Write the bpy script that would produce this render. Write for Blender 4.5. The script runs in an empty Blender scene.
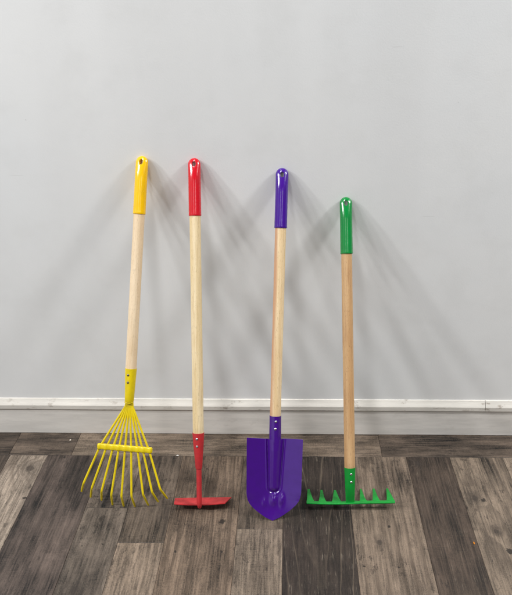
import bpy, bmesh, math, random
import numpy as np
from mathutils import Vector, Matrix

random.seed(7)
SC = bpy.context.scene
COL = SC.collection
R = math.radians

# ------------------------------------------------------------------ helpers
def lin(c):
    return tuple(((v/255)/12.92 if v/255 <= .04045 else ((v/255+.055)/1.055)**2.4) for v in c)

def link(o, parent=None):
    COL.objects.link(o)
    if parent is not None:
        o.parent = parent
    return o

def tag(o, label=None, cat=None, group=None, kind=None):
    if label: o['label'] = label
    if cat: o['category'] = cat
    if group: o['group'] = group
    if kind: o['kind'] = kind
    return o

def mesh_obj(name, bm, mat, parent=None, sharp=38):
    me = bpy.data.meshes.new(name)
    bmesh.ops.recalc_face_normals(bm, faces=bm.faces[:])
    bm.to_mesh(me); bm.free()
    me.materials.append(mat)
    for p in me.polygons: p.use_smooth = True
    me.set_sharp_from_angle(angle=R(sharp))
    return link(bpy.data.objects.new(name, me), parent)

def loft(bm, rings, cap0=True, cap1=True, closed=True):
    """rings: list of lists of (x,y,z); joined by quads"""
    vs = [[bm.verts.new(p) for p in r] for r in rings]
    n = len(vs[0])
    for a, b in zip(vs, vs[1:]):
        for i in range(n if closed else n-1):
            j = (i+1) % n
            bm.faces.new((a[i], a[j], b[j], b[i]))
    if cap0: bm.faces.new(list(reversed(vs[0])))
    if cap1: bm.faces.new(vs[-1])
    return vs

def circle(z, r, n=32, cx=0, cy=0, sx=1, sy=1):
    return [(cx+r*sx*math.cos(2*math.pi*i/n), cy+r*sy*math.sin(2*math.pi*i/n), z) for i in range(n)]

def lathe(profile, n=36):
    """profile: (z, r[, sy[, cx, cy]]) along local Z"""
    bm = bmesh.new()
    rings = []
    for p in profile:
        z, r = p[0], p[1]
        sy = p[2] if len(p) > 2 else 1
        cx = p[3] if len(p) > 3 else 0
        cy = p[4] if len(p) > 4 else 0
        rings.append(circle(z, r, n, cx, cy, 1, sy))
    loft(bm, rings)
    return bm

def sweep(bm, pts, rx, ry=None, n=12, up=(0, 1, 0), cap=True):
    """tube along pts with an elliptical section; rx may be a list"""
    pts = [Vector(p) for p in pts]
    N = len(pts)
    rx = rx if isinstance(rx, (list, tuple)) else [rx]*N
    ry = rx if ry is None else (ry if isinstance(ry, (list, tuple)) else [ry]*N)
    rings = []
    for i, p in enumerate(pts):
        if i == 0: t = pts[1]-pts[0]
        elif i == N-1: t = pts[-1]-pts[-2]
        else: t = (pts[i+1]-p).normalized()+(p-pts[i-1]).normalized()
        t.normalize()
        u = Vector(up); u = (u - t*u.dot(t)).normalized()
        s = t.cross(u)
        rings.append([tuple(p + s*rx[i]*math.cos(2*math.pi*k/n) + u*ry[i]*math.sin(2*math.pi*k/n)) for k in range(n)])
    loft(bm, rings, cap, cap)

def slab(bm, outline, th, fn, bevel=0.0):
    """flat plate: outline in 2D, fn maps (u,v,w) to 3D"""
    top = [bm.verts.new(fn(u, v, th/2)) for u, v in outline]
    bot = [bm.verts.new(fn(u, v, -th/2)) for u, v in outline]
    n = len(outline)
    f1 = bm.faces.new(top); f2 = bm.faces.new(list(reversed(bot)))
    for i in range(n):
        j = (i+1) % n
        bm.faces.new((top[i], bot[i], bot[j], top[j]))
    if bevel:
        e = list({e for f in (f1, f2) for e in f.edges})
        bmesh.ops.bevel(bm, geom=e, offset=bevel, segments=2, affect='EDGES', profile=.6)

def sphere_cap(bm, c, r, h, axis=Vector((0, -1, 0)), n=16, m=5):
    """low dome (rivet head)"""
    axis = axis.normalized()
    u = Vector((1, 0, 0)); v = axis.cross(u).normalized(); u = v.cross(axis)
    c = Vector(c); rings = []
    prof = [(-.0006, 1.0)] + [(h*math.sin(math.pi/2*k/m), math.cos(math.pi/2*k/m)*.98+.02) for k in range(m+1)]
    for hh, rr in prof:
        rings.append([tuple(c + axis*hh + (u*math.cos(2*math.pi*i/n)+v*math.sin(2*math.pi*i/n))*r*rr) for i in range(n)])
    loft(bm, rings)

# ------------------------------------------------------------------ materials
class NT:
    def __init__(s, name):
        s.m = bpy.data.materials.new(name); s.m.use_nodes = True
        s.t = s.m.node_tree; s.n = s.t.nodes; s.l = s.t.links
        s.b = s.n['Principled BSDF']
    def node(s, typ, **kw):
        nd = s.n.new(typ)
        for k, v in kw.items(): setattr(nd, k, v)
        return nd
    def set(s, sock, v):
        if hasattr(v, 'is_output') or isinstance(v, bpy.types.NodeSocket): s.l.new(v, sock)
        else: sock.default_value = v
    def math(s, op, a, b=0.0, c=None, clamp=False):
        nd = s.node('ShaderNodeMath', operation=op, use_clamp=clamp)
        s.set(nd.inputs[0], a); s.set(nd.inputs[1], b)
        if c is not None: s.set(nd.inputs[2], c)
        return nd.outputs[0]
    def vmath(s, op, a, b=(0, 0, 0)):
        nd = s.node('ShaderNodeVectorMath', operation=op)
        s.set(nd.inputs[0], a); s.set(nd.inputs[1], b)
        return nd.outputs['Value'] if op in ('LENGTH', 'DISTANCE', 'DOT_PRODUCT') else nd.outputs[0]
    def noise(s, vec, scale, detail=3, rough=.55, dist=0, out='Fac'):
        nd = s.node('ShaderNodeTexNoise')
        s.set(nd.inputs['Vector'], vec); nd.inputs['Scale'].default_value = scale
        nd.inputs['Detail'].default_value = detail; nd.inputs['Roughness'].default_value = rough
        nd.inputs['Distortion'].default_value = dist
        return nd.outputs[out]
    def ramp(s, f, a, b, c=0.0, d=1.0, smooth=True):
        nd = s.node('ShaderNodeMapRange', interpolation_type='SMOOTHSTEP' if smooth else 'LINEAR')
        s.set(nd.inputs['Value'], f)
        for k, v in (('From Min', a), ('From Max', b), ('To Min', c), ('To Max', d)): s.set(nd.inputs[k], v)
        return nd.outputs[0]
    def mix(s, f, a, b, blend='MIX'):
        nd = s.node('ShaderNodeMix', data_type='RGBA', blend_type=blend)
        s.set(nd.inputs[0], f); s.set(nd.inputs[6], a); s.set(nd.inputs[7], b)
        return nd.outputs[2]
    def comb(s, x, y, z=0.0):
        nd = s.node('ShaderNodeCombineXYZ')
        for i, v in enumerate((x, y, z)): s.set(nd.inputs[i], v)
        return nd.outputs[0]
    def sep(s, v):
        nd = s.node('ShaderNodeSeparateXYZ'); s.set(nd.inputs[0], v)
        return nd.outputs
    def bump(s, h, strength=.2, dist=.001):
        nd = s.node('ShaderNodeBump'); nd.inputs['Strength'].default_value = strength
        nd.inputs['Distance'].default_value = dist; s.set(nd.inputs['Height'], h)
        s.l.new(nd.outputs[0], s.b.inputs['Normal'])
    def attr(s, name):
        return s.node('ShaderNodeAttribute', attribute_name=name)
    def obj(s):
        return s.node('ShaderNodeTexCoord').outputs['Object']

def C4(c): return (*lin(c), 1)

def paint(name, col, rough=.3, spec=.5, wear=.04, orange=.25, coat=0.0):
    t = NT(name); o = t.obj()
    n1 = t.noise(o, 60, 3); n2 = t.noise(o, 900, 2)
    c = t.mix(t.ramp(n1, .35, .7), C4(col), C4(tuple(v*(1-wear*2) for v in col)))
    t.set(t.b.inputs['Base Color'], c)
    t.set(t.b.inputs['Roughness'], t.ramp(n1, .3, .75, rough*.85, rough*1.25))
    t.b.inputs['Specular IOR Level'].default_value = spec
    t.b.inputs['Coat Weight'].default_value = coat
    t.b.inputs['Coat Roughness'].default_value = .12
    t.bump(t.math('ADD', t.math('MULTIPLY', n2, .35), t.math('ADD', t.noise(o, 260, 2), t.math('MULTIPLY', t.noise(t.vmath('MULTIPLY', o, (1, 1, .35)), 95, 2), 2.2))), orange, .0004)
    return t.m

def wood(name, base, dark, light, seed, pink=None):
    t = NT(name); o = t.obj()
    mp = t.node('ShaderNodeMapping'); t.set(mp.inputs['Vector'], o)
    mp.inputs['Location'].default_value = (seed, seed*1.7, seed*.3); mp.inputs['Scale'].default_value = (1, 1, .035)
    v = mp.outputs[0]
    big = t.noise(v, 95, 3, .5); fine = t.noise(v, 420, 4, .65)
    mp2 = t.node('ShaderNodeMapping'); t.set(mp2.inputs['Vector'], o)
    mp2.inputs['Location'].default_value = (seed*2, seed, 0); mp2.inputs['Scale'].default_value = (1, 1, .12)
    pores = t.noise(mp2.outputs[0], 1100, 2, .5)
    slow = t.noise(o, 9, 2)
    c = t.mix(t.ramp(big, .36, .66), C4(base), C4(light))
    c = t.mix(t.ramp(fine, .48, .70, 0, .6), c, C4(dark))
    c = t.mix(t.ramp(pores, .60, .70, 0, .55), c, C4(tuple(x*.82 for x in dark)))
    c = t.mix(t.ramp(slow, .5, .72, 0, .3), c, C4(dark))
    if pink:
        x = t.sep(o)[0]
        f = t.ramp(t.math('ADD', x, t.math('MULTIPLY', t.math('SUBTRACT', big, .5), .012)), -.002, -.0105, 0, .75)
        c = t.mix(f, c, C4(pink))
    t.set(t.b.inputs['Base Color'], c)
    t.b.inputs['Roughness'].default_value = .5
    t.b.inputs['Specular IOR Level'].default_value = .4
    t.b.inputs['Coat Weight'].default_value = .12
    t.b.inputs['Coat Roughness'].default_value = .3
    t.bump(fine, .15, .0004)
    return t.m

def metal(name, col, rough=.3):
    t = NT(name)
    t.b.inputs['Base Color'].default_value = C4(col); t.b.inputs['Metallic'].default_value = 1
    t.b.inputs['Roughness'].default_value = rough
    return t.m

# ------------------------------------------------------------------ floor
GAIN = .57
def fl(c): return tuple(min(1, v*GAIN*k) for v, k in zip(lin(c), (1.0, .945, .88)))

def floor_material():
    t = NT('weathered_laminate')
    uv = t.node('ShaderNodeUVMap', uv_map='puv').outputs[0]
    su = t.sep(uv); u, v = su[0], su[1]
    pa = t.sep(t.attr('pa').outputs['Vector'])      # pith u0, depth d0, tilt
    pb = t.sep(t.attr('pb').outputs['Vector'])      # seed, rings per metre, ring contrast
    pe = t.sep(t.attr('pe').outputs['Vector'])      # patch contrast, light fleck, stripe
    base = t.attr('pc').outputs['Color']; line = t.attr('pd').outputs['Color']
    seedv = t.comb(pb[0], t.math('MULTIPLY', pb[0], 1.37), t.math('MULTIPLY', pb[0], .61))
    p = t.vmath('ADD', uv, seedv)
    ps = t.vmath('ADD', t.vmath('MULTIPLY', uv, (.7, .13, 1)), seedv)     # stretched along the plank
    pf = t.vmath('ADD', t.vmath('MULTIPLY', uv, (1, .045, 1)), seedv)
    warp = t.math('SUBTRACT', t.noise(ps, 16, 3, .5), .5)
    warp2 = t.math('SUBTRACT', t.noise(ps, 70, 3, .6), .5)
    # rings of a tilted log
    du = t.math('SUBTRACT', u, pa[0])
    dd = t.math('ADD', pa[1], t.math('MULTIPLY', v, pa[2]))
    rr = t.math('SQRT', t.math('ADD', t.math('MULTIPLY', du, du), t.math('MULTIPLY', dd, dd)))
    rr = t.math('ADD', rr, t.math('MULTIPLY', warp, .022))
    rr = t.math('ADD', rr, t.math('MULTIPLY', warp2, .0045))
    knot_dark = None
    for kn in ('k1', 'k2'):
        k = t.sep(t.attr(kn).outputs['Vector'])
        ku = t.math('SUBTRACT', u, k[0]); kv = t.math('MULTIPLY', t.math('SUBTRACT', v, k[1]), .75)
        kd = t.math('SQRT', t.math('ADD', t.math('MULTIPLY', ku, ku), t.math('MULTIPLY', kv, kv)))
        kd = t.math('ADD', kd, t.math('MULTIPLY', t.math('SUBTRACT', t.noise(p, 55, 3), .5), .016))
        q = t.math('DIVIDE', kd, t.math('MAXIMUM', k[2], .0005))
        g = t.math('EXPONENT', t.math('MULTIPLY', t.math('MULTIPLY', q, q), -.22))
        rr = t.math('ADD', rr, t.math('MULTIPLY', g, t.math('MULTIPLY', k[2], 1.9)))
        d = t.math('MULTIPLY', t.ramp(q, 1.15, .35), t.ramp(k[2], .001, .004))
        h = t.math('MULTIPLY', t.ramp(q, 2.6, .8, 0, .42), t.ramp(k[2], .001, .004))
        d = t.math('MAXIMUM', d, h)
        knot_dark = d if knot_dark is None else t.math('MAXIMUM', knot_dark, d)
    ph = t.math('MULTIPLY', rr, pb[1])
    fr = t.math('FRACT', ph)
    pw = t.sep(t.attr('pw').outputs['Vector'])
    ring = t.math('MULTIPLY', t.ramp(fr, pw[0], .90), t.ramp(fr, 1.0, .93))   # slow rise, sharp latewood edge
    ring = t.math('MULTIPLY', ring, t.ramp(t.noise(ps, 26, 3), .3, .62, .15, 1))
    # colour
    pat = t.noise(t.vmath('ADD', t.vmath('MULTIPLY', uv, (1, .42, 1)), seedv), 21, 4, .6)
    pat2 = t.noise(t.vmath('ADD', t.vmath('MULTIPLY', uv, (1, .12, 1)), seedv), 34, 3, .55)
    lum = t.math('MULTIPLY', t.ramp(pat, .28, .72, -1, 1), t.math('MULTIPLY', pe[0], 1.15))
    lum = t.math('ADD', lum, t.math('MULTIPLY', t.ramp(pat2, .25, .75, -1, 1), t.math('MULTIPLY', pe[2], .9)))
    lum = t.math('ADD', lum, t.ramp(t.noise(pf, 230, 4, .7), .36, .64, -.26, .26))
    saw = t.noise(t.vmath('ADD', t.vmath('MULTIPLY', uv, (.12, 1, 1)), seedv), 420, 2, .6)
    lum = t.math('MULTIPLY', lum, 1.35)
    lum = t.math('ADD', lum, t.math('MULTIPLY', t.ramp(saw, .3, .7, -.16, .16), t.ramp(t.noise(p, 14, 2), .4, .62)))
    lum = t.math('ADD', lum, t.ramp(t.noise(p, 430, 3, .7), .36, .64, -.22, .22))
    c = t.vmath('SCALE', base); t.l.new(t.math('ADD', lum, 1.0), c.node.inputs['Scale'])
    c = t.mix(t.math('MULTIPLY', ring, pb[2]), c, line)
    # light limed flecks in the open grain, dark pores
    fle = t.math('MULTIPLY', t.ramp(t.noise(pf, 330, 4, .7), .55, .68), t.ramp(t.noise(p, 38, 3), .42, .66))
    c = t.mix(t.math('MULTIPLY', fle, pe[1]), c, C4((150, 138, 122)))
    por = t.math('MULTIPLY', t.ramp(t.noise(pf, 480, 3, .6), .60, .70), t.ramp(t.noise(p, 60, 3), .40, .65))
    c = t.mix(t.math('MULTIPLY', por, .7), c, C4((44, 39, 36)))
    blot = t.noise(t.vmath('ADD', t.vmath('MULTIPLY', uv, (1, .38, 1)), seedv), 85, 5, .68)
    c = t.mix(t.math('MULTIPLY', t.ramp(blot, .54, .66), t.ramp(t.noise(p, 9, 3), .38, .62, 0, .70)), c, C4((34, 28, 24)))
    spk = t.ramp(t.noise(t.vmath('ADD', t.vmath('MULTIPLY', uv, (1, .5, 1)), seedv), 190, 2, .5), .68, .75, 0, .7)
    c = t.mix(spk, c, C4((42, 36, 32)))
    c = t.mix(t.math('MULTIPLY', knot_dark, .80), c, C4((50, 43, 38)))
    # crack / stain blots and nail marks printed on the boards
    for hn in ('h1', 'h2', 'h3'):
        k = t.sep(t.attr(hn).outputs['Vector'])
        ku = t.math('SUBTRACT', u, k[0]); kv = t.math('SUBTRACT', v, k[1])
        kd = t.math('SQRT', t.math('ADD', t.math('MULTIPLY', ku, ku), t.math('MULTIPLY', kv, kv)))
        kd = t.math('ADD', kd, t.math('MULTIPLY', t.math('SUBTRACT', t.noise(p, 190, 3), .5), t.math('MULTIPLY', k[2], 2.6)))
        q = t.math('DIVIDE', kd, t.math('MAXIMUM', k[2], .0002))
        d = t.math('MULTIPLY', t.ramp(q, 1.1, .6), t.ramp(k[2], .0004, .001))
        c = t.mix(t.math('MULTIPLY', d, .9), c, C4((34, 29, 25)))
    t.set(t.b.inputs['Base Color'], c)
    t.set(t.b.inputs['Roughness'], t.ramp(t.noise(p, 90, 3), .3, .7, .46, .62))
    t.b.inputs['Specular IOR Level'].default_value = .34
    hgt = t.math('ADD', t.math('MULTIPLY', t.noise(pf, 300, 3, .65), .8), t.math('MULTIPLY', ring, -.5))
    t.bump(hgt, .5, .0008)
    return t.m

DK, MD, LT = (80, 73, 69), (116, 107, 98), (138, 128, 119)
def P(x0, x1, y0, y1, c, ln, pa=(0, .1, .1), pb=(130, .45), pe=(.2, .1, .15), k1=None, k2=None, h=(), vert=True, pw=.30):
    """plank rectangle; k/h marks are world (x,y,size)"""
    return dict(r=(x0, x1, y0, y1), c=c, ln=ln, pa=pa, pb=pb, pe=pe, k1=k1, k2=k2, h=list(h), vert=vert, pw=pw)

Yr = 1.4235        # front edge of the board that runs along the wall
NEAR = -1.6
planks = [
 # boards running to the viewer, left to right as they lie
 P(-.890, -.730, NEAR, Yr, (88, 78, 70), (54, 47, 42), (.05, .05, .10), (120, .5)),
 P(-.730, -.631, .62, Yr, (164, 152, 140), (120, 107, 96), (.03, .05, .05), (90, .55), (.16, .12, .12), k1=(-.660, 1.372, .015), h=((-.637, 1.262, .006),)),
 P(-.631, -.480, NEAR, Yr, (88, 78, 73), (66, 58, 54), (.10, .12, .05), (60, .45), (.36, .14, .44), h=((-.585, 1.415, .004), (-.560, 1.300, .003))),
 P(-.480, -.379, 1.232, Yr, (112, 102, 93), (62, 54, 49), (.02, .08, .10), (90, .45), (.50, .30, .34), k1=(-.432, 1.250, .011)),
 P(-.480, -.379, NEAR, 1.232, (106, 97, 89), (70, 62, 56), (.05, .10, .08), (95, .42), (.28, .20, .28), k1=(-.440, .992, .013), h=((-.456, 1.113, .0024), (-.411, 1.117, .0026))),
 P(-.379, -.2755, 1.123, Yr, (106, 95, 85), (74, 65, 58), (.07, .07, .06), (80, .4), (.28, .14, .30)),
 P(-.379, -.2755, .25, 1.123, (148, 133, 119), (116, 103, 91), (.02, .05, .02), (80, .5), (.14, .10, .18)),
 P(-.2755, -.1165, .40, Yr, (128, 112, 98), (82, 70, 60), (.085, .012, .070), (48, .60), (.22, .08, .18), h=((-.2465, 1.098, .0034), (-.144, 1.098, .0034), (-.152, 1.188, .008))),
 P(-.1165, -.0115, 1.1665, Yr, (112, 100, 89), (76, 67, 59), (.04, .08, .09), (85, .42), (.30, .26, .24)),
 P(-.1165, -.0115, .15, 1.1665, (142, 129, 116), (112, 100, 89), (.06, .12, .05), (70, .4), (.20, .12, .16)),
 P(-.0115, .1485, NEAR, Yr, (60, 52, 47), (128, 116, 102), (.078, -.072, .060), (74, .60), (.26, .46, .26), pw=.82),
 P(.1485, .309, .55, Yr, (134, 120, 107), (94, 82, 71), (.08, .012, .060), (44, .55), (.26, .12, .16), k1=(.205, 1.128, .009), h=((.164, 1.060, .0030), (.238, 1.057, .0034), (.232, 1.176, .004))),
 P(.309, .422, NEAR, Yr, (78, 67, 59), (118, 105, 94), (.20, .10, .02), (150, .40), (.28, .24, .30), k1=(.335, 1.40, .009), pw=.66),
 P(.422, .560, .80, Yr, (132, 119, 106), (88, 78, 69), (.03, .08, .07), (65, .5), (.26, .16, .24), k1=(.452, 1.270, .011), k2=(.474, 1.165, .007), h=((.487, 1.105, .008), (.470, 1.263, .007))),
 P(.560, .700, NEAR, Yr, (152, 138, 124), (110, 98, 87), (.05, .03, .05), (80, .5), (.18, .14, .22)),
 P(.700, .80, NEAR, Yr, (96, 86, 78), (62, 55, 50)),
 # the run along the wall
 P(-1.35, -.735, Yr, 1.56, (86, 76, 68), (56, 49, 44), (.02, .04, .05), (100, .4), (.34, .16, .34), vert=False),
 P(-.735, -.570, Yr, 1.56, (100, 89, 80), (66, 58, 52), (.03, .06, .06), (100, .4), (.36, .18, .3), vert=False),
 P(-.570, -.2445, Yr, 1.56, (134, 121, 108), (104, 92, 81), (.05, .06, .05), (90, .4), (.2, .16, .22), vert=False),
 P(-.2445, .2463, Yr, 1.56, (124, 111, 99), (90, 80, 71), (.02, .05, .04), (90, .4), (.26, .32, .22), k1=(-.233, 1.463, .010), vert=False),
 P(.2463, 1.2, Yr, 1.56, (98, 87, 78), (68, 59, 52), (.03, .05, .05), (100, .4), (.34, .2, .34), vert=False),
]
# complete the room's floor to the sides and to the near ends of the shorter boards
ends = {-.730: (-.631, .62), -.379: (-.2755, .25), -.2755: (-.1165, .40), -.1165: (-.0115, .15), .1485: (.309, .55), .422: (.560, .80)}
pal = [((90, 83, 78), (60, 54, 50)), ((126, 116, 106), (94, 85, 77)), ((142, 131, 120), (110, 100, 91)), ((104, 96, 89), (70, 63, 58))]
i = 0
for x0, (x1, y) in ends.items():
    a, b = pal[i % 4]; i += 1
    planks.append(P(x0, x1, NEAR, y, a, b))
for sgn, start in ((-1, -.890), (1, .80)):
    x = start
    while abs(x) < 2.4:
        w = (.16, .10, .115, .14)[i % 4]; nx = x+sgn*w
        cut = Yr - .3 - .9*random.random()
        a, b = pal[(i*3+1) % 4]; c, d = pal[(i*5+2) % 4]; i += 1
        planks.append(P(min(x, nx), max(x, nx), cut, Yr, a, b)); planks.append(P(min(x, nx), max(x, nx), NEAR, cut, c, d))
        x = nx
planks.append(P(-2.5, -1.35, Yr, 1.56, *pal[1], vert=False)); planks.append(P(1.2, 2.5, Yr, 1.56, *pal[0], vert=False))

def build_floor():
    verts, faces, uvs = [], [], []
    A = {k: [] for k in ('pw', 'pa', 'pb', 'pe', 'k1', 'k2', 'h1', 'h2', 'h3')}
    Cc = {'pc': [], 'pd': []}
    g, be, dep = .00035, .0011, .004
    for pi, p in enumerate(planks):
        x0, x1, y0, y1 = p['r']; x0 += g; x1 -= g; y0 += g; y1 -= g
        n0 = len(verts)
        for (xa, xb, ya, yb, z) in ((x0, x1, y0, y1, -dep), (x0, x1, y0, y1, -.0005), (x0+be, x1-be, y0+be, y1-be, 0)):
            verts += [(xa, ya, z), (xb, ya, z), (xb, yb, z), (xa, yb, z)]
        fs = [(n0+8, n0+9, n0+10, n0+11)]
        for lv in (0, 4):
            for k in range(4):
                fs.append((n0+lv+k, n0+lv+(k+1) % 4, n0+lv+4+(k+1) % 4, n0+lv+4+k))
        seed = 3.1+pi*7.77
        def loc(x, y):
            return (x-p['r'][0], y-p['r'][2]) if p['vert'] else (y-p['r'][2], x-p['r'][0])
        vref = loc(p['r'][0], 1.2)[1] if p['vert'] else 0
        for f in fs:
            faces.append(f)
            for vi in f:
                a = loc(verts[vi][0], verts[vi][1]); uvs.append(a)
            pa = p['pa']
            A['pa'].append((pa[0], pa[1]-pa[2]*vref, pa[2])); A['pb'].append((seed, *p['pb'])); A['pe'].append(p['pe']); A['pw'].append((p['pw'], 0, 0))
            for kn in ('k1', 'k2'):
                k = p[kn]; A[kn].append((*loc(k[0], k[1]), k[2]) if k else (-9, -9, 0))
            for j in range(3):
                k = p['h'][j] if j < len(p['h']) else None
                A[f'h{j+1}'].append((*loc(k[0], k[1]), k[2]) if k else (-9, -9, 0))
            Cc['pc'].append((*fl(p['c']), 1)); Cc['pd'].append((*fl(p['ln']), 1))
    # dark underlay seen in the joints
    me = bpy.data.meshes.new('floor')
    me.from_pydata(verts, [], faces)
    uvl = me.uv_layers.new(name='puv')
    uvl.data.foreach_set('uv', np.array(uvs, dtype=np.float32).ravel())
    for k, vals in A.items():
        at = me.attributes.new(k, 'FLOAT_VECTOR', 'FACE'); at.data.foreach_set('vector', np.array(vals, dtype=np.float32).ravel())
    for k, vals in Cc.items():
        at = me.attributes.new(k, 'FLOAT_COLOR', 'FACE'); at.data.foreach_set('color', np.array(vals, dtype=np.float32).ravel())
    me.materials.append(floor_material())
    o = link(bpy.data.objects.new('floor', me))
    tag(o, 'weathered grey brown wood plank floor with boards of mixed tone', kind='structure')
    t = NT('underlay'); t.b.inputs['Base Color'].default_value = (.012, .01, .009, 1); t.b.inputs['Roughness'].default_value = .9
    bm = bmesh.new(); bm.faces.new([bm.verts.new(v) for v in ((-2.5, NEAR, -.003), (2.5, NEAR, -.003), (2.5, 1.56, -.003), (-2.5, 1.56, -.003))])
    u = mesh_obj('underlay', bm, t.m, o)
build_floor()

# ------------------------------------------------------------------ wall and skirting
WY = 1.527
def wall_material():
    t = NT('wall_paint'); o = t.obj()
    s = t.sep(o)
    big = t.noise(o, 2.2, 3); mid = t.noise(o, 11, 4)
    c = t.mix(t.ramp(big, .3, .7), C4((227, 228, 228)), C4((231, 231, 230)))
    vb = t.noise(t.vmath('MULTIPLY', o, (1, 1, .18)), 5.5, 3, .5)
    c = t.mix(t.ramp(vb, .42, .68, 0, .3), c, C4((217, 217, 216)))
    c = t.mix(t.ramp(mid, .45, .75, 0, .25), c, C4((213, 213, 211)))
    # faint marks: small horizontal scuffs and specks
    ms = t.vmath('MULTIPLY', o, (7, 1, 95))
    sc = t.math('MULTIPLY', t.ramp(t.noise(ms, 1.6, 2), .735, .79), t.ramp(t.noise(o, 5, 2), .45, .6))
    c = t.mix(t.math('MULTIPLY', sc, .2), c, C4((176, 176, 172)))
    sp = t.math('MULTIPLY', t.ramp(t.noise(o, 110, 2, .4), .77, .81), t.ramp(t.noise(o, 6, 2), .5, .6))
    c = t.mix(t.math('MULTIPLY', sp, .45), c, C4((150, 148, 142)))
    t.set(t.b.inputs['Base Color'], c)
    t.set(t.b.inputs['Roughness'], t.ramp(mid, .3, .7, .42, .52))
    t.b.inputs['Specular IOR Level'].default_value = .3
    t.bump(t.math('ADD', t.noise(o, 260, 3, .6), t.math('MULTIPLY', t.noise(o, 14, 2), 2)), .22, .0008)
    return t.m

bm = bmesh.new()
slab(bm, [(-2.6, -.004), (2.6, -.004), (2.6, 3.2), (-2.6, 3.2)], .1, lambda u, v, w: (u, WY+.05+w, v))
wall = mesh_obj('wall', bm, wall_material())
tag(wall, 'pale grey painted wall behind the four leaning garden tools', 'wall')

def trim_material(name, col, scuff, amt):
    t = NT(name); o = t.obj(); s = t.sep(o)
    st = t.vmath('MULTIPLY', o, (1, 1, 8))
    a = t.noise(st, 9, 4, .6); b = t.noise(t.vmath('MULTIPLY', o, (1, 1, 2.2)), 34, 4, .65)
    c = t.mix(t.ramp(a, .3, .7), C4(col), C4(tuple(v*.94 for v in col)))
    d = t.math('MULTIPLY', t.ramp(b, .56, .70), t.ramp(t.noise(o, 4.5, 2), .42, .60))
    c = t.mix(t.math('MULTIPLY', d, amt), c, C4(scuff))
    fine = t.math('MULTIPLY', t.ramp(t.noise(t.vmath('MULTIPLY', o, (1, 1, 16)), 30, 3),   .62, .72), .14)
    c = t.mix(fine, c, C4(tuple(v*.8 for v in col)))
    t.set(t.b.inputs['Base Color'], c)
    t.b.inputs['Roughness'].default_value = .6
    t.b.inputs['Specular IOR Level'].default_value = .4
    t.bump(t.math('ADD', b, t.noise(o, 120, 3)), .2, .0008)
    return t.m
BY = 1.517
def extr(bm, prof, x0, x1, n=60, wob=.0006):
    rings = []
    for k in range(n+1):
        x = x0+(x1-x0)*k/n
        w = wob*(math.sin(x*7.1)+.6*math.sin(x*17+1))
        rings.append([(x, y+w*(1 if y < WY-.003 else 0), z) for y, z in prof])
    loft(bm, rings)
skm = trim_material('skirting_paint', (226, 221, 214), (186, 179, 169), .22)
bdm = trim_material('skirting_cap_paint', (218, 213, 204), (128, 112, 96), .6)
bm = bmesh.new()
extr(bm, [(WY, .0012), (BY, .0012), (BY, .0015), (BY, .080), (WY, .080)], -2.6, 2.6)
sk = mesh_obj('skirting_board', bm, skm, wall)
bm = bmesh.new()
prof = [(WY, .0805), (BY-.001, .0805)]
prof += [(BY-.0024, .0811), (BY-.0030, .0817), (BY-.0030, .0928), (BY-.0024, .0942), (BY+.0010, .0985), (BY+.0058, .1056), (BY+.0070, .1086), (WY, .1092)]
extr(bm, prof, -2.6, .5270)
cap = mesh_obj('cap_moulding', bm, bdm, sk, 22)
bm = bmesh.new()
extr(bm, prof, .5282, 2.6)
mesh_obj('cap_moulding', bm, bdm, sk, 22)

# ------------------------------------------------------------------ tools
def frame(T, B, om=0):
    T = Vector(T); B = Vector(B)
    a = (T-B).normalized()
    s = Vector((0, 1, 0)).cross(a).normalized()
    if s.x < 0: s = -s
    n = a.cross(s)
    if n.y < 0: n = -n
    c, d = math.cos(R(om)), math.sin(R(om))
    s, n = s*c-n*d, n*c+s*d
    m = Matrix(((s.x, n.x, a.x, B.x), (s.y, n.y, a.y, B.y), (s.z, n.z, a.z, B.z), (0, 0, 0, 1)))
    return m, (T-B).length

def root(name, m, label, cat):
    o = bpy.data.objects.new(name, None); COL.objects.link(o)
    o.empty_display_size = .05
    o.matrix_world = m
    tag(o, label, cat, 'wooden handled garden tools leaning on the wall')
    return o

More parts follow.
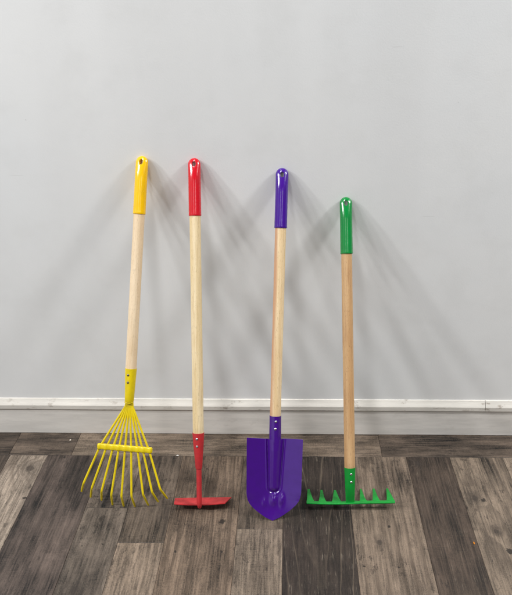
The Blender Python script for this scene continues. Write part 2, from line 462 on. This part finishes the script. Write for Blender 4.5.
def grip(rt, L, length, rad, mat, hole):
    """dipped plastic end: domed, a little pinched round the hanging hole"""
    z0 = L-length
    prof = [(z0+.0006, rad*.955), (z0, rad*.985), (z0+.0012, rad*1.02), (z0+.004, rad*1.0)]
    for k in range(1, 15):
        z = z0+.004+(length-rad*1.05-.004)*k/14
        tpr = 1-.015*math.sin(math.pi*k/14)
        q_ = max(0, (z-(L-.050))/.050); fl_ = 1-.50*q_*q_*(3-2*q_)
        prof.append((z, rad*tpr, fl_))
    zz = L-rad*1.05
    for k in range(1, 13):
        a = math.pi/2*k/12
        fz = zz+rad*1.05*math.sin(a)
        q_ = min(1, max(0, (fz-(L-.050))/.050)); fl_ = 1-.50*q_*q_*(3-2*q_)
        prof.append((fz, max(rad*math.cos(a), .0006), fl_))
    bm = lathe(prof, 44)
    g = mesh_obj('grip', bm, mat, rt, 50)
    # hanging hole, cut through front to back
    cb = bmesh.new()
    loft(cb, [[(.0044*math.cos(2*math.pi*i/28), y, L-hole+.0062*math.sin(2*math.pi*i/28)) for i in range(28)] for y in (-.03, .03)])
    bmesh.ops.recalc_face_normals(cb, faces=cb.faces[:])
    cm = bpy.data.meshes.new('cut'); cb.to_mesh(cm); cb.free()
    co = bpy.data.objects.new('cut', cm); COL.objects.link(co); co.parent = rt
    md = g.modifiers.new('hole', 'BOOLEAN'); md.object = co; md.operation = 'DIFFERENCE'; md.solver = 'EXACT'
    bpy.context.view_layer.update()
    dg = bpy.context.evaluated_depsgraph_get()
    nm = bpy.data.meshes.new_from_object(g.evaluated_get(dg))
    g.modifiers.clear(); old = g.data; g.data = nm; bpy.data.meshes.remove(old); nm.name = 'grip'
    bpy.data.objects.remove(co); bpy.data.meshes.remove(cm)
    # round the rim of the hole
    bm = bmesh.new(); bm.from_mesh(nm)
    es = [e for e in bm.edges if len(e.link_faces) == 2 and all(abs(v.co.x) < .0052 and abs(v.co.z-(L-hole)) < .0068 and
          abs((v.co.x/.0044)**2+((v.co.z-L+hole)/.0062)**2-1) < .05 for v in e.verts) and e.calc_face_angle(0) > .6]
    try:
        bmesh.ops.bevel(bm, geom=es, offset=.0005, segments=2, affect='EDGES', profile=.5)
    except Exception:
        pass
    bm.to_mesh(nm); bm.free()
    for p in nm.polygons: p.use_smooth = True
    nm.set_sharp_from_angle(angle=R(50))
    return g

def handle(rt, z0, z1, r, mat):
    prof = [(z0, r*.97)]
    for k in range(25):
        prof.append((z0+.001+(z1-z0-.002)*k/24, r*(1+.006*math.sin(k*1.7))))
    prof.append((z1, r*.97))
    return mesh_obj('handle', lathe(prof, 40), mat, rt, 60)

def rivet(rt, x, z, rad_at, mat, r=.0030):
    bm = bmesh.new()
    y = -math.sqrt(max(rad_at**2-x*x, 0))
    ax = Vector((x, y, 0)).normalized()
    sphere_cap(bm, (x, y, z), r, .0016, ax)
    return mesh_obj('rivet', bm, mat, rt, 60)

steel = metal('rivet_steel', (205, 205, 208), .28)
dull = metal('screw_steel', (120, 112, 100), .4)

# ---- yellow leaf rake
m, L = frame((-.3327, 1.523, .7687), (-.3856, 1.2099, 0), 7)
rt = root('leaf_rake', m, 'leaf rake with yellow fan of nine wire tines and yellow grip', 'leaf rake')
y_grip = paint('yellow_plastic', (244, 192, 8), .22, .5, .02, .26, .25)
y_met = paint('yellow_enamel', (222, 196, 16), .34, .45, .03, .25)
grip(rt, L, .131, .0142, y_grip, .0140)
handle(rt, .331, L-.054, .0126, wood('pale_pine_wood', (222, 196, 160), (200, 170, 130), (230, 208, 176), 1.3))
bm = lathe([(.2665, .0075), (.2672, .0095), (.270, .0104), (.29, .0112), (.3452, .0134), (.3460, .0134), (.3460, .0128), (.330, .0124)], 36)
# crimped lower lip
sweep(bm, [(-.0088, -.0035, .2668), (-.004, -.0072, .2655), (.003, -.0074, .2655), (.0085, -.0035, .2668)], .0019, None, 10)
mesh_obj('socket', bm, y_met, rt, 40)
rivet(rt, -.0022, .3318, .0129, dull, .0029); rivet(rt, -.0018, .3143, .0122, dull, .0029)
bend = [(-.1000, .0640), (-.0795, .0545), (-.0555, .0490), (-.0315, .0425), (-.0068, .0412), (.0174, .0436), (.0448, .0515), (.0659, .0598), (.0847, .0690)]
under = [-.0662, -.0499, -.034, -.0195, -.0044, .0108, .0265, .0396, .0552]
ap_z = .262
be, tl = R(37), .042
for k, (bu, bv) in enumerate(bend):
    au = -.0075+.015*k/8
    mu = under[k]*.985
    d = Vector((bu-0, 0, bv-.285)).normalized()
    tip = Vector((bu, 0, bv)) + (d*math.cos(be)+Vector((0, 1, 0))*math.sin(be))*tl*(1+.05*math.sin(k*2.3))
    p0 = Vector((au*.75, .0015, ap_z+.016)); p1 = Vector((au*1.15, .001, ap_z-.006)); p2 = Vector((mu, 0, .1545)); p3 = Vector((bu, 0, bv))
    pts = [p0, p0.lerp(p1, .6), p1]
    for q in range(1, 8): pts.append(p1.lerp(p2, q/8))
    pts.append(p2)
    for q in range(1, 7): pts.append(p2.lerp(p3, q/7))
    # rounded bend
    a_, b_ = p2.lerp(p3, .95), p3.lerp(tip, .14)
    for q in range(5):
        f = q/4; pts.append((a_*(1-f)+p3*f)*(1-f)+(p3*(1-f)+b_*f)*f)
    for q in range(1, 5): pts.append(b_.lerp(tip, q/4))
    N = len(pts)
    rx = [.0026]*(N-4)+[.0028, .0029, .0028, .0023]
    bm = bmesh.new(); sweep(bm, pts, rx, [.0021]*(N-4)+[.0019, .0016, .0013, .0008], 10, (0, 1, 0))
    mesh_obj('tine', bm, y_met, rt, 50)
# pressed spreader bar clamped over the tines
bm = bmesh.new()
N = 120; rings = []
for k in range(N+1):
    u = -.0710+.1322*k/N
    z = .1560+.0022*(u+.07)/.13
    near = min(abs(u-q) for q in under)
    lower = .0064*(1 if near > .0042 else 1.10)
    puff = .0036+.0011*max(0, 1-(near/.0045)**2)
    e = min(1, max(.25, (min(k, N-k)+.6)/3))
    ring = []
    for q in range(16):
        a = 2*math.pi*q/16
        cz, cy = math.sin(a), math.cos(a)
        hz = (.0072 if cz > 0 else lower+.0004)
        ring.append((u, -puff*(abs(cy)**.6)*(1 if cy > 0 else -1)*e, z+hz*(abs(cz)**.7)*(1 if cz > 0 else -1)*(.6+.4*e)))
    rings.append(ring)
loft(bm, rings)
mesh_obj('spreader_bar', bm, y_met, rt, 40)

# ---- red hoe
m, L = frame((-.2154, 1.523, .7644), (-.2060, 1.2118, .022))
rt = root('garden_hoe', m, 'garden hoe with red blade, red neck and red grip', 'hoe')
r_grip = paint('red_plastic', (206, 20, 36), .2, .5, .02, .26, .3)
r_met = paint('red_enamel', (186, 44, 48), .42, .5, .05, .35)
grip(rt, L, .1305, .0143, r_grip, .0140)
handle(rt, .166, L-.054, .0126, wood('cream_pine_wood', (222, 198, 152), (198, 168, 120), (232, 212, 174), 4.1))
bm = lathe([(.0905, .0062), (.0915, .0074), (.095, .0079), (.125, .0102), (.150, .0122), (.1745, .0136), (.1755, .0136), (.1755, .0128), (.165, .0122)], 36)
mesh_obj('socket', bm, r_met, rt, 40)
rivet(rt, -.002, .1631, .0129, steel); rivet(rt, -.0018, .1454, .0118, steel)
bm = bmesh.new()
pts = [(0, .0005, .100), (0, 0, .085), (0, -.0005, .060), (0, -.001, .035), (0, -.0012, .016), (0, -.0010, .008), (0, .0012, .0022), (0, .0055, .0000), (0, .0105, .0010)]
sweep(bm, pts, [.0066, .0063, .0062, .0062, .0064, .0068, .0068, .0062, .0045], [.0060]*5+[.0055, .0050, .0042, .0028], 18, (1, 0, 0))
mesh_obj('neck', bm, r_met, rt, 50)
bm = bmesh.new()
til = R(3)
NX, NY = 40, 8
def hoe_pt(i, j, w):
    f, g = i/NX, j/NY
    n0 = -.0608+.1193*f; f0 = -.0648+.1352*f
    x = n0*(1-g)+f0*g
    d = (.0084+.0034*f)*(1-g)+(.0455+.0050*f)*g
    rc = .0045
    if g > .9: d -= .0
    sag = -.0012*math.sin(math.pi*f)*(1-g) + .0018*(2*f-1)**2*(1-g)
    z = .0018+d*math.sin(til)+sag+w
    return (x, d*math.cos(til), z)
top = [[bm.verts.new(hoe_pt(i, j, .0011)) for j in range(NY+1)] for i in range(NX+1)]
bot = [[bm.verts.new(hoe_pt(i, j, -.0011)) for j in range(NY+1)] for i in range(NX+1)]
for i in range(NX):
    for j in range(NY):
        bm.faces.new((top[i][j], top[i+1][j], top[i+1][j+1], top[i][j+1]))
        bm.faces.new((bot[i][j], bot[i][j+1], bot[i+1][j+1], bot[i+1][j]))
for i in range(NX):
    bm.faces.new((top[i][0], bot[i][0], bot[i+1][0], top[i+1][0])); bm.faces.new((top[i][NY], top[i+1][NY], bot[i+1][NY], bot[i][NY]))
for j in range(NY):
    bm.faces.new((top[0][j], top[0][j+1], bot[0][j+1], bot[0][j])); bm.faces.new((top[NX][j], bot[NX][j], bot[NX][j+1], top[NX][j+1]))
mesh_obj('blade', bm, r_met, rt, 40)

# ---- purple spade
m, L = frame((-.0157, 1.523, .7418), (-.0360, 1.2030, -.0037))
rt = root('spade', m, 'spade with pointed purple blade and purple grip', 'spade')
p_grip = paint('purple_plastic', (66, 18, 140), .2, .5, .02, .26, .3)
p_met = paint('purple_enamel', (64, 9, 124), .19, .6, .02, .05, .5)
grip(rt, L, .1362, .0147, p_grip, .0158)
handle(rt, .233, L-.054, .0126, wood('warm_pine_wood', (218, 188, 142), (194, 156, 108), (230, 206, 166), 9.2, (186, 132, 100)))
XC = .0015
def halfw(a, side):
    # outline half width against height a
    if side < 0:
        K = [(0, .0005), (.003, .0075), (.0068, .0165), (.015, .0285), (.024, .0400), (.031, .0473), (.040, .0545), (.050, .0596), (.060, .0618), (.070, .0628), (.12, .0640), (.1915, .0655), (.1955, .0655)]
    else:
        K = [(0, .0005), (.003, .0065), (.0068, .0145), (.015, .0265), (.024, .0375), (.031, .0445), (.040, .0525), (.050, .0586), (.060, .0615), (.070, .0630), (.12, .0632), (.1915, .0634), (.1955, .0634)]
    for (a0, w0), (a1, w1) in zip(K, K[1:]):
        if a <= a1: return w0+(w1-w0)*(a-a0)/(a1-a0)
    return K[-1][1]
NU, NV = 180, 200
def ridge_w(a):
    # half width of the pressed ridge that carries the socket into the blade
    if a > .0800: return .0125+(.0178-.0125)*(a-.08)/(.193-.08)
    d = (.0800-a)/.0135
    return .0125*math.sqrt(max(0, 1-d*d)) if d < 1 else 0
def blade_y(x, a, f):
    w = abs(f)
    sm = min(1, a/.075); sm = sm*sm*(3-2*sm)
    y = -.0150*(w**1.45)*sm                  # dished: sides come forward
    y += -.0120*max(0, 1-a/.090)**2                          # toe lifts forward
    rw = ridge_w(a) if a >= .08 else .0125
    dx = abs(x)
    dist = dx-rw if a >= .08 else math.hypot(dx, (.08-a)*.0125/.0135)-.0125
    h = .0128*(.50+.50*min(1, max(0, (a-.066)/.10)))
    if dist < 0:
        t = 1+dist/rw
        y -= h*max(0, 1-t**2.3)
    vd = .0005*math.exp(-((max(dist, -.002)-.0010)/.0020)**2) - .0011*math.exp(-((dist-.0042)/.0017)**2)
    y += vd
    y -= .0040*math.exp(-((x-.0185)/.0055)**2-((a-.050)/.013)**2) + .0022*math.exp(-((x+.0215)/.0055)**2-((a-.042)/.011)**2)
    # the swelling below the ridge dies out towards the toe
    y -= .0052*math.exp(-(dx/.0090)**2)*math.exp(-((a-.050)/.015)**2)*(1 if dist > 0 else 0)*min(1, max(0, dist)/.006)
    return y
def vrow(j):
    return .1955*(j/NV)**1.0
bm = bmesh.new(); fr_, bk = [], []
for j in range(NV+1):
    a = vrow(j) if j else .0002
    ra, rb = [], []
    wl, wr = halfw(a, -1), halfw(a, 1)
    xc = .0003+.0012*min(1, a/.08)
    for i in range(NU+1):
        f = 2*i/NU-1
        f = f*abs(f)**.15
        x = xc+(wr if f > 0 else wl)*f
        aa = a
        if j == NV or a > .17:
            dip = (-.0030*max(0, (x+.022)/-.044+1) if False else 0)
            s = (a-.17)/.0255
            aa = a - s*.0038*(1-min(1, max(0, (abs(x)-.024)/.04))) if x < 0 else a - s*(.0008+.0018*(1-min(1, max(0, (abs(x)-.02)/.04))))
        y = blade_y(x-xc, a, f)
        aa -= .003*min(1, a/.06)
        ra.append(bm.verts.new((x, y-.0009, aa))); rb.append(bm.verts.new((x, y+.0009, aa)))
    fr_.append(ra); bk.append(rb)
for j in range(NV):
    for i in range(NU):
        bm.faces.new((fr_[j][i], fr_[j][i+1], fr_[j+1][i+1], fr_[j+1][i])); bm.faces.new((bk[j][i], bk[j+1][i], bk[j+1][i+1], bk[j][i+1]))
    for i, fl_ in ((0, 1), (NU, 0)):
        bm.faces.new((fr_[j][i], fr_[j+1][i], bk[j+1][i], bk[j][i]))
for i in range(NU):
    for j in (0, NV):
        bm.faces.new((fr_[j][i], bk[j][i], bk[j][i+1], fr_[j][i+1]))
mesh_obj('blade', bm, p_met, rt, 55)
bm = lathe([(.117, .0060, 1, .0015, -.001), (.147, .0105, 1, .0015, 0), (.177, .0134, 1, .0012, 0), (.187, .0141, 1, .0010, 0), (.202, .0139, 1, .0006, 0), (.2418, .0137), (.2426, .0137), (.2426, .0128), (.232, .0124)], 40)
mesh_obj('socket', bm, p_met, rt, 40)
rivet(rt, .0017, .231, .0137, steel); rivet(rt, .0010, .2139, .0138, steel)

# ---- green bow rake
m, L = frame((.1315, 1.523, .6737), (.1462, 1.2269, .0215))
rt = root('garden_rake', m, 'garden rake with six flat green teeth and green grip', 'rake')
g_grip = paint('green_plastic', (10, 132, 58), .2, .5, .02, .26, .3)
g_met = paint('green_enamel', (10, 142, 50), .38, .4, .04, .3)
grip(rt, L, .1315, .0145, g_grip, .0148)
handle(rt, .076, L-.054, .0126, wood('tan_beech_wood', (188, 148, 103), (156, 112, 72), (200, 163, 119), 14.6))
bm = lathe([(.0004, .0100, .10, 0, .004), (.004, .0102, .16, 0, .0036), (.018, .0107, .55, 0, .002), (.038, .0115, .95, 0, 0), (.0850, .0131), (.0858, .0131), (.0858, .0127), (.075, .0123)], 36)
mesh_obj('socket', bm, g_met, rt, 40)
rivet(rt, .0020, .0721, .0126, steel); rivet(rt, .0022, .0536, .0120, steel)
tl_ = R(7); cd, sd = math.cos(tl_), math.sin(tl_)
def hd(u, v, w):            # u along the bar, v towards the tooth tips, w thickness
    return (u, v*cd-w*sd, v*sd+w*cd + .0016*(u/.1)**2 + .0006*math.sin(u*40))
bm = bmesh.new()
# the bar, with a web where it meets the socket
N = 64; out_f = []; out_b = []
for k in range(N+1):
    u = -.1023+.2070*k/N
    out_b.append((u, .0092+.0030*math.exp(-((abs(u)-.012)/.005)**2)))
    out_f.append((u, -.0008))
rings = []
for (u, vb), (_, vf) in zip(out_b, out_f):
    rings.append([hd(u, vf, -.0022), hd(u, vf-.0008, -.0008), hd(u, vf-.0006, .0006), hd(u, vf+.0004, .0014), hd(u, vb, .0013), hd(u, vb, -.0013), hd(u, vf+.002, -.0016)])
loft(bm, rings)
mesh_obj('bar', bm, g_met, rt, 35)
teeth = [(-.1020, -.0860, -.0992, -.0928), (-.0735, -.0577, -.0674, -.0618), (-.0421, -.0222, -.0347, -.0292),
         (.0232, .0377, .0290, .0342), (.0533, .0689, .0602, .0662), (.0868, .1046, .0934, .0990)]
for b0, b1, t0, t1 in teeth:
    bm = bmesh.new(); tw = .0765; vb = .0085
    out = [(b0, vb-.001)]
    for q in range(9):                                 # left edge, filleted at its foot
        f = q/8; fil = .0012*(1-f)**6 if b0 > -.10 else 0
        out.append((b0+(t0-b0)*f-fil+.0006, vb+.0005+(tw-vb-.003)*f))
    out += [((t0*.9+t1*.1), tw-.0006), ((t0+t1)/2, tw), (t0*.1+t1*.9, tw-.0006)]
    for q in range(8, -1, -1):
        f = q/8; fil = .0028*(1-f)**6 if b1 < .10 else 0
        out.append((b1+(t1-b1)*f+fil-.0006, vb+.0005+(tw-vb-.003)*f))
    out.append((b1, vb-.001))
    slab(bm, out, .0028, hd, .0006)
    mesh_obj('tooth', bm, g_met, rt, 35)

# ------------------------------------------------------------------ crumbs on the floor
def crumb(name, x, y, r, col, label, cat, seed, st=(1, 1, .6), rot=0):
    bm = bmesh.new(); bmesh.ops.create_icosphere(bm, subdivisions=2, radius=r)
    rg = random.Random(seed)
    for v in bm.verts: v.co *= 1+.35*(rg.random()-.5)
    bmesh.ops.scale(bm, vec=st, verts=bm.verts[:])
    t = NT(name+'_mat'); n = t.noise(t.obj(), 700, 2)
    t.set(t.b.inputs['Base Color'], t.mix(n, C4(col), C4(tuple(v*.8 for v in col)))); t.b.inputs['Roughness'].default_value = .8
    o = mesh_obj(name, bm, t.m, None, 30)
    o.location = (x, y, r*st[2]*.9); o.rotation_euler = (0, 0, rot)
    tag(o, label, cat)
crumb('crumb', -.5900, 1.4850, .0024, (226, 214, 200), 'tiny pale crumb near the skirting left of the yellow leaf rake', 'crumb', 1)
crumb('crumb', -.2900, 1.4235, .0022, (238, 234, 226), 'tiny white crumb on the floor joint between leaf rake and hoe', 'crumb', 2, (1.6, .8, .5))
crumb('leaf_scrap', .4140, 1.1270, .0030, (196, 120, 20), 'tiny orange scrap on the dark board at right', 'scrap', 3, (.55, 1.3, .35), .1)

# ------------------------------------------------------------------ camera
F, H, CX, CY = 680.0, 1.15, 283.5, 297.5
pitch, yaw = R(25.7846), R(.4896)
cam = bpy.data.cameras.new('camera'); co = bpy.data.objects.new('camera', cam); COL.objects.link(co)
co.location = (0, 0, H)
co.rotation_euler = (math.pi/2-pitch, 0, yaw)
cam.sensor_fit = 'HORIZONTAL'; cam.sensor_width = 36
cam.lens = 36*F/512
cam.shift_x = -(CX-256)/512
cam.shift_y = 0
cam.clip_start = .02; cam.clip_end = 100
SC.camera = co

# ------------------------------------------------------------------ light: rows of ceiling panels in a bright shop room, plus added rear fill
def panel(x, y, z, sx, sy, power, col=(.985, .993, 1)):
    l = bpy.data.lights.new('ceiling_or_fill_light', 'AREA'); l.shape = 'RECTANGLE'; l.size = sx; l.size_y = sy
    l.energy = power; l.color = col
    o = bpy.data.objects.new('ceiling_or_fill_light', l); COL.objects.link(o); o.location = (x, y, z)
    return o
panel(-3.70, .10, 2.9, .30, .25, 122)
panel(-2.80, .10, 2.9, .25, .25, 52)
panel(-2.05, .10, 2.9, .30, .30, 34)
panel(-.45, .80, 2.9, .22, .30, 23)
panel(1.65, .70, 2.9, .60, .30, 20)
panel(2.50, .78, 2.9, .70, .25, 112)
panel(-1.2, -2.6, 2.9, 1.2, 1.2, 16)  # added fill lamp behind the camera, soft frontal light
panel(1.6, -2.6, 2.9, 1.2, 1.2, 20)  # matching added fill lamp, rear right
w = bpy.data.worlds.new('World'); SC.world = w; w.use_nodes = True
nt = w.node_tree; bg = nt.nodes['Background']
tc = nt.nodes.new('ShaderNodeTexCoord'); sp = nt.nodes.new('ShaderNodeSeparateXYZ'); nt.links.new(tc.outputs['Generated'], sp.inputs[0])
mr = nt.nodes.new('ShaderNodeMapRange'); mr.interpolation_type = 'SMOOTHSTEP'
nt.links.new(sp.outputs['X'], mr.inputs['Value'])
for k, v in (('From Min', -.40), ('From Max', -.14), ('To Min', .54), ('To Max', .05)): mr.inputs[k].default_value = v
mz = nt.nodes.new('ShaderNodeMath'); mz.operation = 'ABSOLUTE'; nt.links.new(sp.outputs['Z'], mz.inputs[0])
m2 = nt.nodes.new('ShaderNodeMapRange'); m2.interpolation_type = 'SMOOTHSTEP'; nt.links.new(mz.outputs[0], m2.inputs['Value'])
for k, v in (('From Min', .20), ('From Max', .55), ('To Min', 1.0), ('To Max', .25)): m2.inputs[k].default_value = v
m3 = nt.nodes.new('ShaderNodeMath'); m3.operation = 'MULTIPLY'; nt.links.new(mr.outputs[0], m3.inputs[0]); nt.links.new(m2.outputs[0], m3.inputs[1])
m4 = nt.nodes.new('ShaderNodeMath'); m4.operation = 'ADD'; nt.links.new(m3.outputs[0], m4.inputs[0]); m4.inputs[1].default_value = .04
nt.links.new(m4.outputs[0], bg.inputs[1])
bg.inputs[0].default_value = (.96, .985, 1.0, 1)

SC.view_settings.view_transform = 'Standard'; SC.view_settings.look = 'None'
SC.view_settings.gamma = 1; SC.view_settings.exposure = -0.05
SC.cycles.max_bounces = 6
SC.cycles.use_denoising = True
